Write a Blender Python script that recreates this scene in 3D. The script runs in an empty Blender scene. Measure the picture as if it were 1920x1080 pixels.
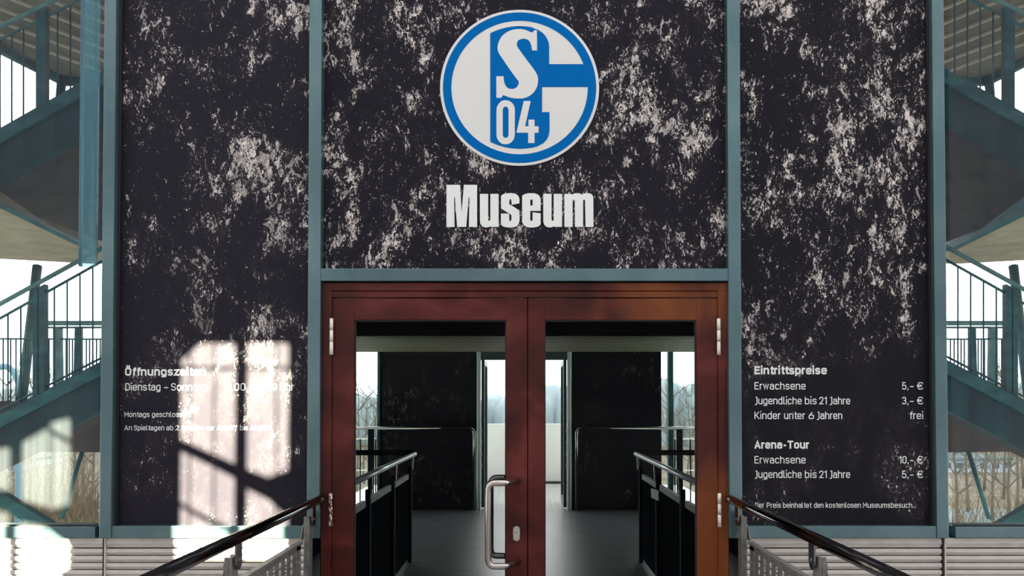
import bpy, bmesh, math, random
from mathutils import Vector, Matrix
random.seed(7)
S = bpy.context.scene
COL = S.collection

# ------------------------------------------------------------------ camera, world, sun, exposure
F = 1387.0; CAMY = -3.85; CAMZ = 1.5; PITCH = 0.0172
PX, PY = 985.0, 731.0
cd = bpy.data.cameras.new('camera'); cam = bpy.data.objects.new('camera', cd); COL.objects.link(cam)
cam.location = (0, CAMY, CAMZ); cam.rotation_euler = (math.pi/2 + PITCH, 0, 0)
cd.sensor_width = 36; cd.lens = F/1920*36
cd.shift_x = -(PX-960)/1920; cd.shift_y = (PY-540)/1920
cd.clip_start = 0.05; cd.clip_end = 600
S.camera = cam

SKY = 4.0
w = bpy.data.worlds.new('sky'); S.world = w; w.use_nodes = True
nt = w.node_tree; nt.nodes.clear()
wo = nt.nodes.new('ShaderNodeOutputWorld'); bg = nt.nodes.new('ShaderNodeBackground')
tc = nt.nodes.new('ShaderNodeTexCoord'); sp = nt.nodes.new('ShaderNodeSeparateXYZ'); cr = nt.nodes.new('ShaderNodeValToRGB')
nt.links.new(tc.outputs['Generated'], sp.inputs[0]); nt.links.new(sp.outputs['Z'], cr.inputs[0])
cr.color_ramp.elements[0].position = 0.0; cr.color_ramp.elements[0].color = (0.86, 0.93, 0.97, 1)
cr.color_ramp.elements[1].position = 0.35; cr.color_ramp.elements[1].color = (1.0, 0.965, 0.95, 1)
nt.links.new(cr.outputs[0], bg.inputs[0]); bg.inputs[1].default_value = SKY
nt.links.new(bg.outputs[0], wo.inputs[0])

TA, TE = 0.30, 0.45
sd = bpy.data.lights.new('sun', 'SUN'); sun = bpy.data.objects.new('sun', sd); COL.objects.link(sun)
sd.energy = 125; sd.angle = math.radians(0.5); sd.color = (1.0, 0.92, 0.64)
sun.rotation_euler = Vector((TA, 1, -TE)).to_track_quat('-Z', 'Y').to_euler()
sun.location = (-6, -20, 9)
S.view_settings.view_transform = 'Standard'; S.view_settings.look = 'None'
S.view_settings.gamma = 1; S.view_settings.use_curve_mapping = False
S.view_settings.exposure = 0.0

# ------------------------------------------------------------------ helpers
ct, st = math.cos(PITCH), math.sin(PITCH)
def ray(px, py):
    u = (PY-py)/F
    return Vector(((px-PX)/F, ct-u*st, st+u*ct))
def P(px, py, Y):
    r = ray(px, py); t = (Y-CAMY)/r.y
    return Vector((r.x*t, Y, CAMZ+r.z*t))
def PZ(px, py, Z):
    r = ray(px, py); t = (Z-CAMZ)/r.z
    return Vector((r.x*t, CAMY+r.y*t, Z))
def XX(px, Y): return (px-PX)/F*(Y-CAMY)
def ZZ(py, Y): return P(PX, py, Y).z

class MB:
    def __init__(s): s.v = []; s.f = []
    def box(s, x0, x1, y0, y1, z0, z1):
        if x0 > x1: x0, x1 = x1, x0
        if y0 > y1: y0, y1 = y1, y0
        if z0 > z1: z0, z1 = z1, z0
        n = len(s.v)
        s.v += [(x0,y0,z0),(x1,y0,z0),(x1,y1,z0),(x0,y1,z0),(x0,y0,z1),(x1,y0,z1),(x1,y1,z1),(x0,y1,z1)]
        s.f += [tuple(n+i for i in q) for q in ((0,3,2,1),(4,5,6,7),(0,1,5,4),(1,2,6,5),(2,3,7,6),(3,0,4,7))]
        return s
    def prism(s, pts, off):            # pts: list of 3D points (planar), off: extrusion vector
        n = len(s.v); k = len(pts); off = Vector(off)
        s.v += [tuple(Vector(p)) for p in pts] + [tuple(Vector(p)+off) for p in pts]
        s.f.append(tuple(range(n, n+k))[::-1]); s.f.append(tuple(range(n+k, n+2*k)))
        for i in range(k):
            j = (i+1) % k; s.f.append((n+i, n+j, n+k+j, n+k+i))
        return s
    def tube(s, pts, r, seg=12, r1=None):
        pts = [Vector(p) for p in pts]; n0 = len(s.v); N = len(pts)
        prev = None
        for i, p in enumerate(pts):
            d = (pts[min(i+1, N-1)]-pts[max(i-1, 0)]).normalized()
            if prev is None:
                a = Vector((0,0,1)) if abs(d.z) < .9 else Vector((1,0,0))
                u = d.cross(a).normalized()
            else: u = (prev-d*prev.dot(d)).normalized()
            prev = u; vv = d.cross(u)
            rr = r if r1 is None else r+(r1-r)*i/(N-1)
            for k in range(seg):
                t = 2*math.pi*k/seg
                s.v.append(tuple(p+u*math.cos(t)*rr+vv*math.sin(t)*rr))
        for i in range(N-1):
            for k in range(seg):
                a = n0+i*seg+k; b = n0+i*seg+(k+1) % seg
                s.f.append((a, b, b+seg, a+seg))
        s.f.append(tuple(n0+k for k in range(seg))[::-1]); s.f.append(tuple(n0+(N-1)*seg+k for k in range(seg)))
        return s
    def build(s, name, mat, parent=None, smooth=False, bevel=0, **props):
        me = bpy.data.meshes.new(name); me.from_pydata(s.v, [], s.f)
        bm = bmesh.new(); bm.from_mesh(me); bmesh.ops.recalc_face_normals(bm, faces=bm.faces); bm.to_mesh(me); bm.free()
        me.materials.append(mat)
        if smooth:
            me.polygons.foreach_set('use_smooth', [len(p.vertices) == 4 for p in me.polygons])
        o = bpy.data.objects.new(name, me); COL.objects.link(o)
        if bevel:
            b = o.modifiers.new('bevel', 'BEVEL'); b.width = bevel; b.segments = 2; b.limit_method = 'ANGLE'
        if parent:
            o.parent = parent
            o.matrix_parent_inverse = parent_inv(parent)
        for k, v in props.items(): o[k] = v
        return o
def world_of(o):
    m = Matrix.LocRotScale(o.location, o.rotation_euler, o.scale)
    if o.parent: m = world_of(o.parent) @ o.matrix_parent_inverse @ m
    return m
def parent_inv(p): return world_of(p).inverted()
def thing(name, label=None, cat=None, loc=(0,0,0), group=None, kind=None):
    o = bpy.data.objects.new(name, None); COL.objects.link(o); o.location = loc; o.empty_display_size = .1
    if label: o['label'] = label
    if cat: o['category'] = cat
    if group: o['group'] = group
    if kind: o['kind'] = kind
    return o
def tag(o, label, cat, group=None, kind=None):
    o['label'] = label; o['category'] = cat
    if group: o['group'] = group
    if kind: o['kind'] = kind
    return o
def box(name, mat, parent, x0, x1, y0, y1, z0, z1, bevel=0, **k):
    return MB().box(x0,x1,y0,y1,z0,z1).build(name, mat, parent, bevel=bevel, **k)

# ------------------------------------------------------------------ materials
def mat(name, col, rough=.5, metal=0, noise=None, bump=None, spec=.5, coat=0):
    m = bpy.data.materials.new(name); m.use_nodes = True; n = m.node_tree; b = n.nodes['Principled BSDF']
    b.inputs['Base Color'].default_value = (*col, 1); b.inputs['Roughness'].default_value = rough
    b.inputs['Metallic'].default_value = metal; b.inputs['Specular IOR Level'].default_value = spec
    b.inputs['Coat Weight'].default_value = coat
    t = n.nodes.new('ShaderNodeTexCoord')
    if noise:     # (scale xyz, colour2, lo, hi)
        mp = n.nodes.new('ShaderNodeMapping'); mp.inputs['Scale'].default_value = noise[0]
        nz = n.nodes.new('ShaderNodeTexNoise'); nz.inputs['Scale'].default_value = 1; nz.inputs['Detail'].default_value = 6
        nz.inputs['Roughness'].default_value = .62
        r = n.nodes.new('ShaderNodeValToRGB'); r.color_ramp.elements[0].position = noise[2]; r.color_ramp.elements[1].position = noise[3]
        r.color_ramp.elements[0].color = (*col, 1); r.color_ramp.elements[1].color = (*noise[1], 1)
        n.links.new(t.outputs['Object'], mp.inputs[0]); n.links.new(mp.outputs[0], nz.inputs[0]); n.links.new(nz.outputs[0], r.inputs[0])
        n.links.new(r.outputs[0], b.inputs['Base Color'])
    if bump:      # (scale, strength)
        nb = n.nodes.new('ShaderNodeTexNoise'); nb.inputs['Scale'].default_value = bump[0]; nb.inputs['Detail'].default_value = 5
        bp = n.nodes.new('ShaderNodeBump'); bp.inputs['Strength'].default_value = bump[1]; bp.inputs['Distance'].default_value = .01
        n.links.new(t.outputs['Object'], nb.inputs[0]); n.links.new(nb.outputs[0], bp.inputs['Height']); n.links.new(bp.outputs[0], b.inputs['Normal'])
    return m
M = {}
M['frame'] = mat('teal_grey_aluminium', (.085,.15,.175), .20, .6, ((3,3,2.2),(.13,.20,.215),.35,.75), (140,.05))
M['frame_dark'] = mat('dark_gasket', (.008,.008,.012), .5)
M['steel'] = mat('brushed_stainless', (.55,.50,.49), .22, 1)
M['rail_steel'] = mat('polished_handrail', (.17,.16,.165), .08, 1)
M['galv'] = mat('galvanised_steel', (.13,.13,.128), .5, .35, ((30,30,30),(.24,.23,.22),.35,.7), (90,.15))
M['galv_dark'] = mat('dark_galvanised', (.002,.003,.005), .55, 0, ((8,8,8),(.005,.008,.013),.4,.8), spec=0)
M['slat'] = mat('pale_ribbed_cladding', (.56,.52,.50), .55, .1, ((9,9,30),(.40,.37,.36),.45,.85), (60,.08))
M['slat_gap'] = mat('cladding_shadow_gap', (.05,.045,.045), .8)
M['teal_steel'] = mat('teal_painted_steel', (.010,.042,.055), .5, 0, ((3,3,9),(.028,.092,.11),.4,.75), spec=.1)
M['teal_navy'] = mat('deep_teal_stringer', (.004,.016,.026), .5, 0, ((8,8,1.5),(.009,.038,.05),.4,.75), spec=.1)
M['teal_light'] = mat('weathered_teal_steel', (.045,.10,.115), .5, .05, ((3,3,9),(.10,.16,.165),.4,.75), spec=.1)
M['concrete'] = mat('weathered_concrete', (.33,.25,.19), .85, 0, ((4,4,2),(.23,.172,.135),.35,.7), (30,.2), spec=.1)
M['concrete_dark'] = mat('dark_purple_concrete', (.028,.022,.026), .85, 0, ((5,5,2),(.05,.036,.038),.35,.7), (30,.2), spec=.1)  # darker, purplish concrete for flight soffits, treads and fascia
M['roofboard'] = mat('brown_corrugated_soffit', (.10,.085,.075), .7, .1, ((6,1,1),(.17,.14,.115),.35,.7), spec=.1)
M['rib'] = mat('pale_soffit_rib', (.36,.30,.24), .6)
M['deck'] = mat('grey_deck_concrete', (.30,.29,.28), .8, 0, ((3,3,3),(.38,.36,.34),.35,.7), (40,.15))
M['floor'] = mat('worn_grey_vinyl', (.045,.050,.058), .36, 0, ((2.5,9,2),(.115,.122,.13),.3,.75), (25,.12))
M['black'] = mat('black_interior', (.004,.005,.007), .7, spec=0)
M['soffit_plank'] = mat('grey_brown_soffit_plank', (.17,.15,.115), .6, 0, ((2,25,5),(.10,.09,.07),.35,.75), (20,.1), spec=.1)
M['light_alu'] = mat('pale_aluminium', (.55,.6,.6), .3, .5)
M['teal_door'] = mat('dark_door_stile', (.03,.05,.05), .4, .2)
M['white'] = mat('white_parapet', (.85,.84,.82), .7)
M['grating'] = mat('pale_grating', (.62,.63,.62), .5, .3)
M['hinge'] = mat('pale_scuffed_hinge', (.80,.76,.70), .4, .2, ((120,120,60),(.12,.03,.02),.60,.66))
M['hinge_worn'] = mat('hinge_mostly_painted', (.80,.76,.70), .4, .2, ((90,90,50),(.10,.014,.012),.44,.5))
M['emb_white'] = mat('emblem_white', (.70,.69,.69), .5)
M['emb_blue'] = mat('emblem_blue', (0.0,.125,.42), .6, spec=.05)
M['letter'] = mat('white_lettering', (.78,.80,.80), .5)
M['tagwhite'] = mat('white_tag', (.7,.72,.74), .5)
M['blue'] = mat('pale_blue_paint', (.13,.24,.33), .5)
M['bark'] = mat('grey_brown_bark', (.10,.085,.06), .9, 0, ((10,10,3),(.17,.15,.10),.35,.7))
M['bank'] = mat('dry_grass_bank', (.135,.115,.08), .95, 0, ((.9,.9,.9),(.07,.058,.04),.4,.62), (2,.4))
M['frost'] = mat('pale_blue_gravel', (.09,.145,.17), .95, 0, ((.6,.6,.6),(.12,.14,.14),.4,.62))
M['hazetree'] = mat('haze_tinted_trees', (.20,.27,.30), .95, 0, ((.9,.9,.25),(.29,.35,.37),.35,.7))  # aerial haze mixed into the base colour
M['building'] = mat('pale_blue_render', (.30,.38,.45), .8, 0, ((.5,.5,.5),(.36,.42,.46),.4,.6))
M['winpane'] = mat('dark_building_window', (.05,.08,.12), .2)
M['arena'] = mat('sunblock_wall_bands', (.34,.34,.35), .85, 0, ((.25,.25,1.1),(.88,.87,.86),.50,.58))  # pale bands added to give the mullions bright reflections

def red_wood():
    m = bpy.data.materials.new('worn_red_brown_door_paint'); m.use_nodes = True; n = m.node_tree; b = n.nodes['Principled BSDF']
    L = n.links.new; t = n.nodes.new('ShaderNodeTexCoord')
    def nz(sc, det, dist=0):
        mp = n.nodes.new('ShaderNodeMapping'); mp.inputs['Scale'].default_value = sc
        z = n.nodes.new('ShaderNodeTexNoise'); z.inputs['Scale'].default_value = 1; z.inputs['Detail'].default_value = det; z.inputs['Distortion'].default_value = dist
        L(t.outputs['Object'], mp.inputs[0]); L(mp.outputs[0], z.inputs[0]); return z
    a = nz((2.3,2.3,3.0), 4, .6); r = n.nodes.new('ShaderNodeValToRGB'); e = r.color_ramp.elements
    e[0].position = .30; e[0].color = (.028,.005,.006,1); e[1].position = .72; e[1].color = (.165,.034,.029,1)
    x = e.new(.5); x.color = (.072,.011,.009,1)
    L(a.outputs[0], r.inputs[0])
    # orange bare-wood wear, more towards the right hand jamb
    g = nz((1.9,1.9,1.3), 3, .4); sx = n.nodes.new('ShaderNodeSeparateXYZ'); L(t.outputs['Object'], sx.inputs[0])
    mr = n.nodes.new('ShaderNodeMapRange'); mr.inputs['From Min'].default_value = .1; mr.inputs['From Max'].default_value = 1.1
    mr.inputs['To Min'].default_value = -.14; mr.inputs['To Max'].default_value = .05
    L(sx.outputs['X'], mr.inputs[0]); ad = n.nodes.new('ShaderNodeMath'); ad.operation = 'ADD'; L(g.outputs[0], ad.inputs[0]); L(mr.outputs[0], ad.inputs[1])
    def mr_(o, a, c_, t0, t1):
        q = n.nodes.new('ShaderNodeMapRange'); q.inputs[1].default_value = a; q.inputs[2].default_value = c_; q.inputs[3].default_value = t0; q.inputs[4].default_value = t1; L(o, q.inputs[0]); return q.outputs[0]
    mm = n.nodes.new('ShaderNodeMath'); mm.operation = 'MULTIPLY'; L(mr_(sx.outputs['X'], .84, .90, 0, .17), mm.inputs[0]); L(mr_(sx.outputs['Z'], 1.45, 1.0, 0, 1), mm.inputs[1])
    ad2 = n.nodes.new('ShaderNodeMath'); ad2.operation = 'ADD'; L(ad.outputs[0], ad2.inputs[0]); L(mm.outputs[0], ad2.inputs[1]); ad = ad2
    r2 = n.nodes.new('ShaderNodeValToRGB'); r2.color_ramp.elements[0].position = .52; r2.color_ramp.elements[1].position = .68
    L(ad.outputs[0], r2.inputs[0])
    mx = n.nodes.new('ShaderNodeMix'); mx.data_type = 'RGBA'; L(r2.outputs[0], mx.inputs[0]); L(r.outputs[0], mx.inputs[6]); mx.inputs[7].default_value = (.19,.052,.013,1)
    L(mx.outputs[2], b.inputs['Base Color']); b.inputs['Roughness'].default_value = .42; b.inputs['Specular IOR Level'].default_value = .22
    gr = nz((60,60,6), 4); bp = n.nodes.new('ShaderNodeBump'); bp.inputs['Strength'].default_value = .12; bp.inputs['Distance'].default_value = .004
    L(gr.outputs[0], bp.inputs['Height']); L(bp.outputs[0], b.inputs['Normal'])
    return m
M['red'] = red_wood()

def rock_print(name, seed, amount, fade_z=None, dark=1.0, gain=1.0):
    """printed photograph of a broken coal face: dark ground, clusters of pale angular flecks"""
    m = bpy.data.materials.new(name); m.use_nodes = True; n = m.node_tree; b = n.nodes['Principled BSDF']; L = n.links.new
    t = n.nodes.new('ShaderNodeTexCoord')
    def mp(sc, rot=0, off=0):
        q = n.nodes.new('ShaderNodeMapping'); q.inputs['Scale'].default_value = sc; q.inputs['Rotation'].default_value = (0, rot, 0)
        q.inputs['Location'].default_value = (seed+off, seed*.37, seed*.71+off); L(t.outputs['Object'], q.inputs[0]); return q
    def nz(v, det, rough=.6, dist=0, scale=1):
        z = n.nodes.new('ShaderNodeTexNoise'); z.inputs['Scale'].default_value = scale; z.inputs['Detail'].default_value = det
        z.inputs['Roughness'].default_value = rough; z.inputs['Distortion'].default_value = dist; L(v.outputs[0], z.inputs['Vector']); return z.outputs[0]
    def mth(op, a, c=None, clamp=False):
        q = n.nodes.new('ShaderNodeMath'); q.operation = op; q.use_clamp = clamp
        for i, v in enumerate((a, c)):
            if v is None: continue
            if isinstance(v, (int, float)): q.inputs[i].default_value = v
            else: L(v, q.inputs[i])
        return q.outputs[0]
    def ramp(v, lo, hi):
        q = n.nodes.new('ShaderNodeMapRange'); q.inputs[1].default_value = lo; q.inputs[2].default_value = hi; q.clamp = True; L(v, q.inputs[0]); return q.outputs[0]
    # clusters
    cl = nz(mp((2.6,2.6,2.0), .5), 5, .62, .8)
    cl2 = nz(mp((8.5,8.5,5.5), .45, 3), 4, .6, .9)
    dens = mth('ADD', mth('MULTIPLY', cl, .62), mth('MULTIPLY', cl2, .38))
    # angular flecks, lying mostly steeply
    f1 = nz(mp((62,62,34), .55, 9), 5, .72, 1.3)
    f2 = nz(mp((135,135,70), .45, 5), 3, .65, 1.0)
    vo = n.nodes.new('ShaderNodeTexVoronoi'); vo.feature = 'F1'; vo.inputs['Scale'].default_value = 1; vo.inputs['Randomness'].default_value = 1
    # warp cell lookup
    q = mp((46,46,26), .5, 2); nn = n.nodes.new('ShaderNodeTexNoise'); nn.inputs['Scale'].default_value = .6; nn.inputs['Detail'].default_value = 3; L(q.outputs[0], nn.inputs['Vector'])
    va = n.nodes.new('ShaderNodeVectorMath'); va.operation = 'MULTIPLY_ADD'; L(nn.outputs['Color'], va.inputs[0]); va.inputs[1].default_value = (3,3,3); L(q.outputs[0], va.inputs[2])
    L(va.outputs[0], vo.inputs['Vector'])
    sepc = n.nodes.new('ShaderNodeSeparateColor'); L(vo.outputs['Color'], sepc.inputs[0])
    cell = sepc.outputs[0]
    thr = mth('SUBTRACT', 1.0, ramp(dens, .53-.06*amount, .69-.06*amount))     # high where sparse
    if fade_z:
        sx = n.nodes.new('ShaderNodeSeparateXYZ'); L(t.outputs['Object'], sx.inputs[0])
        fz = ramp(sx.outputs['Z'], fade_z[0], fade_z[1])
        thr = mth('ADD', thr, mth('MULTIPLY', mth('SUBTRACT', 1.0, fz), fade_z[2]))
    a = mth('ADD', mth('MULTIPLY', f1, .62), mth('ADD', mth('MULTIPLY', f2, .38), mth('MULTIPLY', mth('SUBTRACT', cell, .5), .12)))
    cut = mth('ADD', mth('MULTIPLY', thr, .135), .497)
    dif = mth('SUBTRACT', a, cut)
    fl = ramp(dif, 0.0, .024)
    tone = ramp(nz(mp((30,30,22), .3, 7), 4, .7), .25, .75)
    br = mth('MULTIPLY', fl, mth('ADD', mth('MULTIPLY', tone, .65), .35))
    fac = ramp(mth('ADD', nz(mp((17,17,9.5), .5, 13), 4, .62, 1.6), mth('MULTIPLY', mth('SUBTRACT', dens, .5), 1.1)), .60+.045-.015*amount, .628+.045-.015*amount)
    if fade_z: fac = mth('MULTIPLY', fac, ramp(sx.outputs['Z'], fade_z[0], fade_z[1]))
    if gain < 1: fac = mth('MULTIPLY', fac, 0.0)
    grain = ramp(mth('ADD', mth('MULTIPLY', f2, .6), mth('MULTIPLY', f1, .4)), .36, .60)
    br = mth('MAXIMUM', br, mth('MULTIPLY', mth('MULTIPLY', fac, grain), mth('ADD', mth('MULTIPLY', tone, .5), .35)))
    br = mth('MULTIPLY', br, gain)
    # dim violet-grey veil inside the denser clusters
    veil = mth('MULTIPLY', ramp(mth('SUBTRACT', dens, .46), 0, .16), ramp(f1, .38, .62))
    mx = n.nodes.new('ShaderNodeMix'); mx.data_type = 'RGBA'; L(mth('MULTIPLY', veil, .55*gain), mx.inputs[0])
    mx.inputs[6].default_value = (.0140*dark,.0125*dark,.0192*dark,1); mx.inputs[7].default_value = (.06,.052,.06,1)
    m2 = n.nodes.new('ShaderNodeMix'); m2.data_type = 'RGBA'; L(br, m2.inputs[0]); L(mx.outputs[2], m2.inputs[6]); m2.inputs[7].default_value = (.90,.81,.79,1)
    L(m2.outputs[2], b.inputs['Base Color']); b.inputs['Roughness'].default_value = .55; b.inputs['Specular IOR Level'].default_value = 0 if gain < 1 else .08
    return m
M['rock_left'] = rock_print('coal_face_print_a', 3.1, .95, (1.3,2.9,.30), 1.25)
M['rock_mid'] = rock_print('coal_face_print_b', 11.3, 1.2, None, 1.0)
M['rock_right'] = rock_print('coal_face_print_c', 23.7, 1.28, (1.6,2.0,.65), .85)
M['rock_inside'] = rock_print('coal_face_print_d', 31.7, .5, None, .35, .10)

def glass(name, tint, dust, refl=.5, fres=1.45, dcol=(.68,.77,.90)):
    m = bpy.data.materials.new(name); m.use_nodes = True; n = m.node_tree; n.nodes.clear(); L = n.links.new
    o = n.nodes.new('ShaderNodeOutputMaterial'); tr = n.nodes.new('ShaderNodeBsdfTransparent'); tr.inputs[0].default_value = (*tint, 1)
    gl = n.nodes.new('ShaderNodeBsdfGlossy'); gl.inputs['Roughness'].default_value = .02
    fr = n.nodes.new('ShaderNodeFresnel'); fr.inputs[0].default_value = fres
    mu = n.nodes.new('ShaderNodeMath'); mu.operation = 'MULTIPLY'; mu.inputs[1].default_value = refl; L(fr.outputs[0], mu.inputs[0])
    mx = n.nodes.new('ShaderNodeMixShader'); L(mu.outputs[0], mx.inputs[0]); L(tr.outputs[0], mx.inputs[1]); L(gl.outputs[0], mx.inputs[2])
    df = n.nodes.new('ShaderNodeBsdfDiffuse'); df.inputs[0].default_value = (*dcol,1)
    m2 = n.nodes.new('ShaderNodeMixShader'); L(mx.outputs[0], m2.inputs[1]); L(df.outputs[0], m2.inputs[2])
    t = n.nodes.new('ShaderNodeTexCoord'); mp = n.nodes.new('ShaderNodeMapping'); mp.inputs['Scale'].default_value = (38,38,.8)
    nz = n.nodes.new('ShaderNodeTexNoise'); nz.inputs['Scale'].default_value = 1; nz.inputs['Detail'].default_value = 5
    mr = n.nodes.new('ShaderNodeMapRange'); mr.inputs[1].default_value = .35; mr.inputs[2].default_value = .75; mr.inputs[3].default_value = dust*.8; mr.inputs[4].default_value = dust*1.4
    L(t.outputs['Object'], mp.inputs[0]); L(mp.outputs[0], nz.inputs[0]); L(nz.outputs[0], mr.inputs[0]); L(mr.outputs[0], m2.inputs[0])
    L(m2.outputs[0], o.inputs[0]); return m
M['glass'] = glass('dusty_window_glass', (.865,.89,.89), .0155, .10)
M['door_glass'] = glass('dark_door_glass', (.90,.925,.92), .001, .06)
M['far_glass'] = glass('clear_far_glass', (.93,.97,.98), .003, .2)
M['refl_strip'] = glass('blue_reflection_strip', (.66,.86,.92), .24, .3, 1.45, (.33,.66,.80))  # blue tint imitates a reflection in the window

# ------------------------------------------------------------------ large structure: ground, decks, added sun-blocking wall
def tri(v, f, name, m, **k):
    q = MB(); q.v = v; q.f = f; return q.build(name, m, **k)
box('ground', M['frost'], None, -160, 160, -60, 38, -4.9, -4.5, kind='structure')
bank = MB().prism([(-170,38,-4.5),(-170,50,-3.9),(-170,70,-2.6),(-170,96,-1.6),(-170,96,-5),(-170,38,-5)], (340,0,0)).build('grass_bank', M['bank'], kind='structure')
box('floor_deck', M['deck'], None, -8, 8, -4.6, -.03, -.25, 0, kind='structure')
box('floor', M['floor'], None, -2.32, 2.32, -.03, 6.62, -.25, 0, kind='structure')

# unseen wall added to block the sun, openings cut to shape its patches
YB = -4.6
def wb(px, py):
    p = P(px, py, 0.0); return Vector((p.x+TA*YB, YB, p.z-TE*YB))
wall = MB(); ZT, ZB = 40.0, 0.0
def strip(pa, pb, opens):
    """opens: list of (top_a, top_b, bot_a, bot_b) in photo rows of the sunlit patches"""
    A = [wb(pa, 500).x, wb(pb, 500).x]; cur = (ZT, ZT)
    for (ta, tb, ba, bb) in opens:
        z = (wb(pa, ta).z, wb(pb, tb).z)
        wall.prism([(A[0],YB,cur[0]),(A[1],YB,cur[1]),(A[1],YB,z[1]),(A[0],YB,z[0])], (0,-.02,0))
        cur = (wb(pa, ba).z, wb(pb, bb).z)
    wall.prism([(A[0],YB,cur[0]),(A[1],YB,cur[1]),(A[1],YB,ZB),(A[0],YB,ZB)], (0,-.02,0))
strip(-60, 20, [(842,836,915,918),(952,958,1110,1110)])
strip(20, 42, [])
strip(42, 92, [(826,798,936,950),(974,986,1110,1090)])
strip(92, 132, [(790,780,800,822),(808,830,955,945),(986,1016,1090,1062)])
strip(132, 335, [])
strip(335, 370, [(670,638,683.6,683.6),(687,687,820,836),(842,858,938,958),(946,966,1045,1045)])
strip(370, 437, [(638,638,683.6,683.6),(687,687,836,866),(858,892,958,990),(966,1000,1045,1045)])
strip(437, 459, [])
strip(459, 500, [(638,638,683.6,683.6),(687,687,876,892),(912,932,1045,1045)])
strip(500, 537, [(638,638,683.6,683.6),(687,687,892,878),(932,968,1045,1045)])
x0 = wb(-60,500).x; x1 = wb(537,500).x
wall.box(-90, x0, YB-.12, YB, 0, ZT); wall.box(x1, 42, YB-.12, YB, 0, ZT)
for px in (350, 396, 513, 92):
    c = wb(px, 500).x; wall.box(c-.0045, c+.0045, YB-.03, YB-.02, wb(px,1110).z, wb(px,640).z)
wall.build('wall_sunblock', M['arena'], kind='structure')

# ------------------------------------------------------------------ facade framing (plane Y = 0)
ZTOP = 4.6
def vbar(n, pa, pb, z0=.0, z1=ZTOP, y0=-.03, y1=.14):
    c = box('trim_%d' % n, M['frame'], None, XX(pa,y0), XX(pb,y0), y0, y1, z0, z1, bevel=.004, kind='structure'); return c
zr0, zr1 = ZZ(1009,-.02), ZZ(986,-.02)
ML, MR = (188,211), (1754,1777)
vbar(1, *ML, z0=zr0); vbar(2, 576, 600, z0=zr0); vbar(3, 1366.5, 1391, z0=zr0); vbar(4, *MR, z0=zr0)
box('trim_5', M['frame'], None, XX(600,-.02), XX(1366.5,-.02), -.024, .12, ZZ(527,-.02), ZZ(503.5,-.02), bevel=.003, kind='structure')
box('trim_6', M['frame'], None, XX(211,-.02), XX(576,-.02), -.024, .12, zr0, zr1, bevel=.003, kind='structure')
box('trim_7', M['frame'], None, XX(1391,-.02), XX(1754,-.02), -.024, .12, zr0, zr1, bevel=.003, kind='structure')
# outer end posts of the glazed bays
box('trim_8', M['frame'], None, -4.35, -4.27, -.03, .14, 0, ZTOP, kind='structure')
box('trim_9', M['frame'], None, 4.27, 4.35, -.03, .14, 0, ZTOP, kind='structure')
box('trim_10', M['frame'], None, -4.35, 4.35, -.03, .14, ZTOP, ZTOP+.1, kind='structure')

# printed panels
def sign(label, m, pa, pb, z0, z1, side):
    o = box('printed_panel', m, None, XX(pa,.02), XX(pb,.02), .02, .05, z0, z1)
    tag(o, label, 'sign')
    if side: # dark shadow joint beside the outer mullion
        xa, xb = side; box('gasket', M['frame_dark'], o, xa, xb, .0, .05, z0, z1)
    return o
pl = sign('tall dark coal-face print with opening hours in white lettering', M['rock_left'], 221, 588, zr1, ZTOP, (XX(207,.0), XX(222,.0)))
pm = sign('dark coal-face print above the doors carrying a round blue emblem', M['rock_mid'], 590, 1378, ZZ(503,0), ZTOP, None)
pr = sign('tall dark coal-face print with admission prices in white lettering', M['rock_right'], 1380, 1745, zr1, ZTOP, (XX(1744,.0), XX(1758,.0)))
YF = .02

# --- flat shapes filled from outlines (holes allowed)
def fill(name, loops, y_front, m, parent, thick=.0015, **props):
    cu = bpy.data.curves.new(name, 'CURVE'); cu.dimensions = '2D'; cu.fill_mode = 'BOTH'
    for lp in loops:
        s = cu.splines.new('POLY'); s.points.add(len(lp)-1)
        for i, (px, py) in enumerate(lp):
            p = P(px, py, YF); s.points[i].co = (p.x, p.z, 0, 1)
        s.use_cyclic_u = True
    cu.extrude = thick/2
    o = bpy.data.objects.new('tmp', cu); me = bpy.data.meshes.new_from_object(o)
    for v in me.vertices: v.co = Vector((v.co.x, y_front+thick/2-v.co.z, v.co.y))
    bpy.data.objects.remove(o); me.name = name
    bm = bmesh.new(); bm.from_mesh(me); bmesh.ops.remove_doubles(bm, verts=bm.verts, dist=1e-5); bmesh.ops.recalc_face_normals(bm, faces=bm.faces); bm.to_mesh(me); bm.free()
    me.materials.clear(); me.materials.append(m)
    r = bpy.data.objects.new(name, me); COL.objects.link(r); r.parent = parent; r.matrix_parent_inverse = parent_inv(parent)
    for k, v in props.items(): r[k] = v
    return r
def ell(cx, cy, rx, ry, n=96, a0=0, a1=360, end=False):
    m_ = n if not end else n-1
    return [(cx+rx*math.cos(math.radians(a0+(a1-a0)*i/m_)), cy+ry*math.sin(math.radians(a0+(a1-a0)*i/m_))) for i in range(n)]
def spl(pts, seg=6):
    """closed Catmull-Rom; a point with a third item True is a sharp corner"""
    out = []; N = len(pts)
    for i in range(N):
        p0, p1, p2, p3 = [pts[(i+k-1) % N] for k in range(4)]
        s1, s2 = len(p1) > 2, len(p2) > 2
        if s1 and s2: out.append((p1[0], p1[1])); continue
        a = p1 if s1 else p0; d = p2 if s2 else p3
        for k in range(seg):
            t = k/seg
            out.append(tuple(.5*((2*p1[j])+(-a[j]+p2[j])*t+(2*a[j]-5*p1[j]+4*p2[j]-d[j])*t*t+(-a[j]+3*p1[j]-3*p2[j]+d[j])*t**3) for j in (0,1)))
    return out
T = True
EC = (974.2, 165.0)
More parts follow.
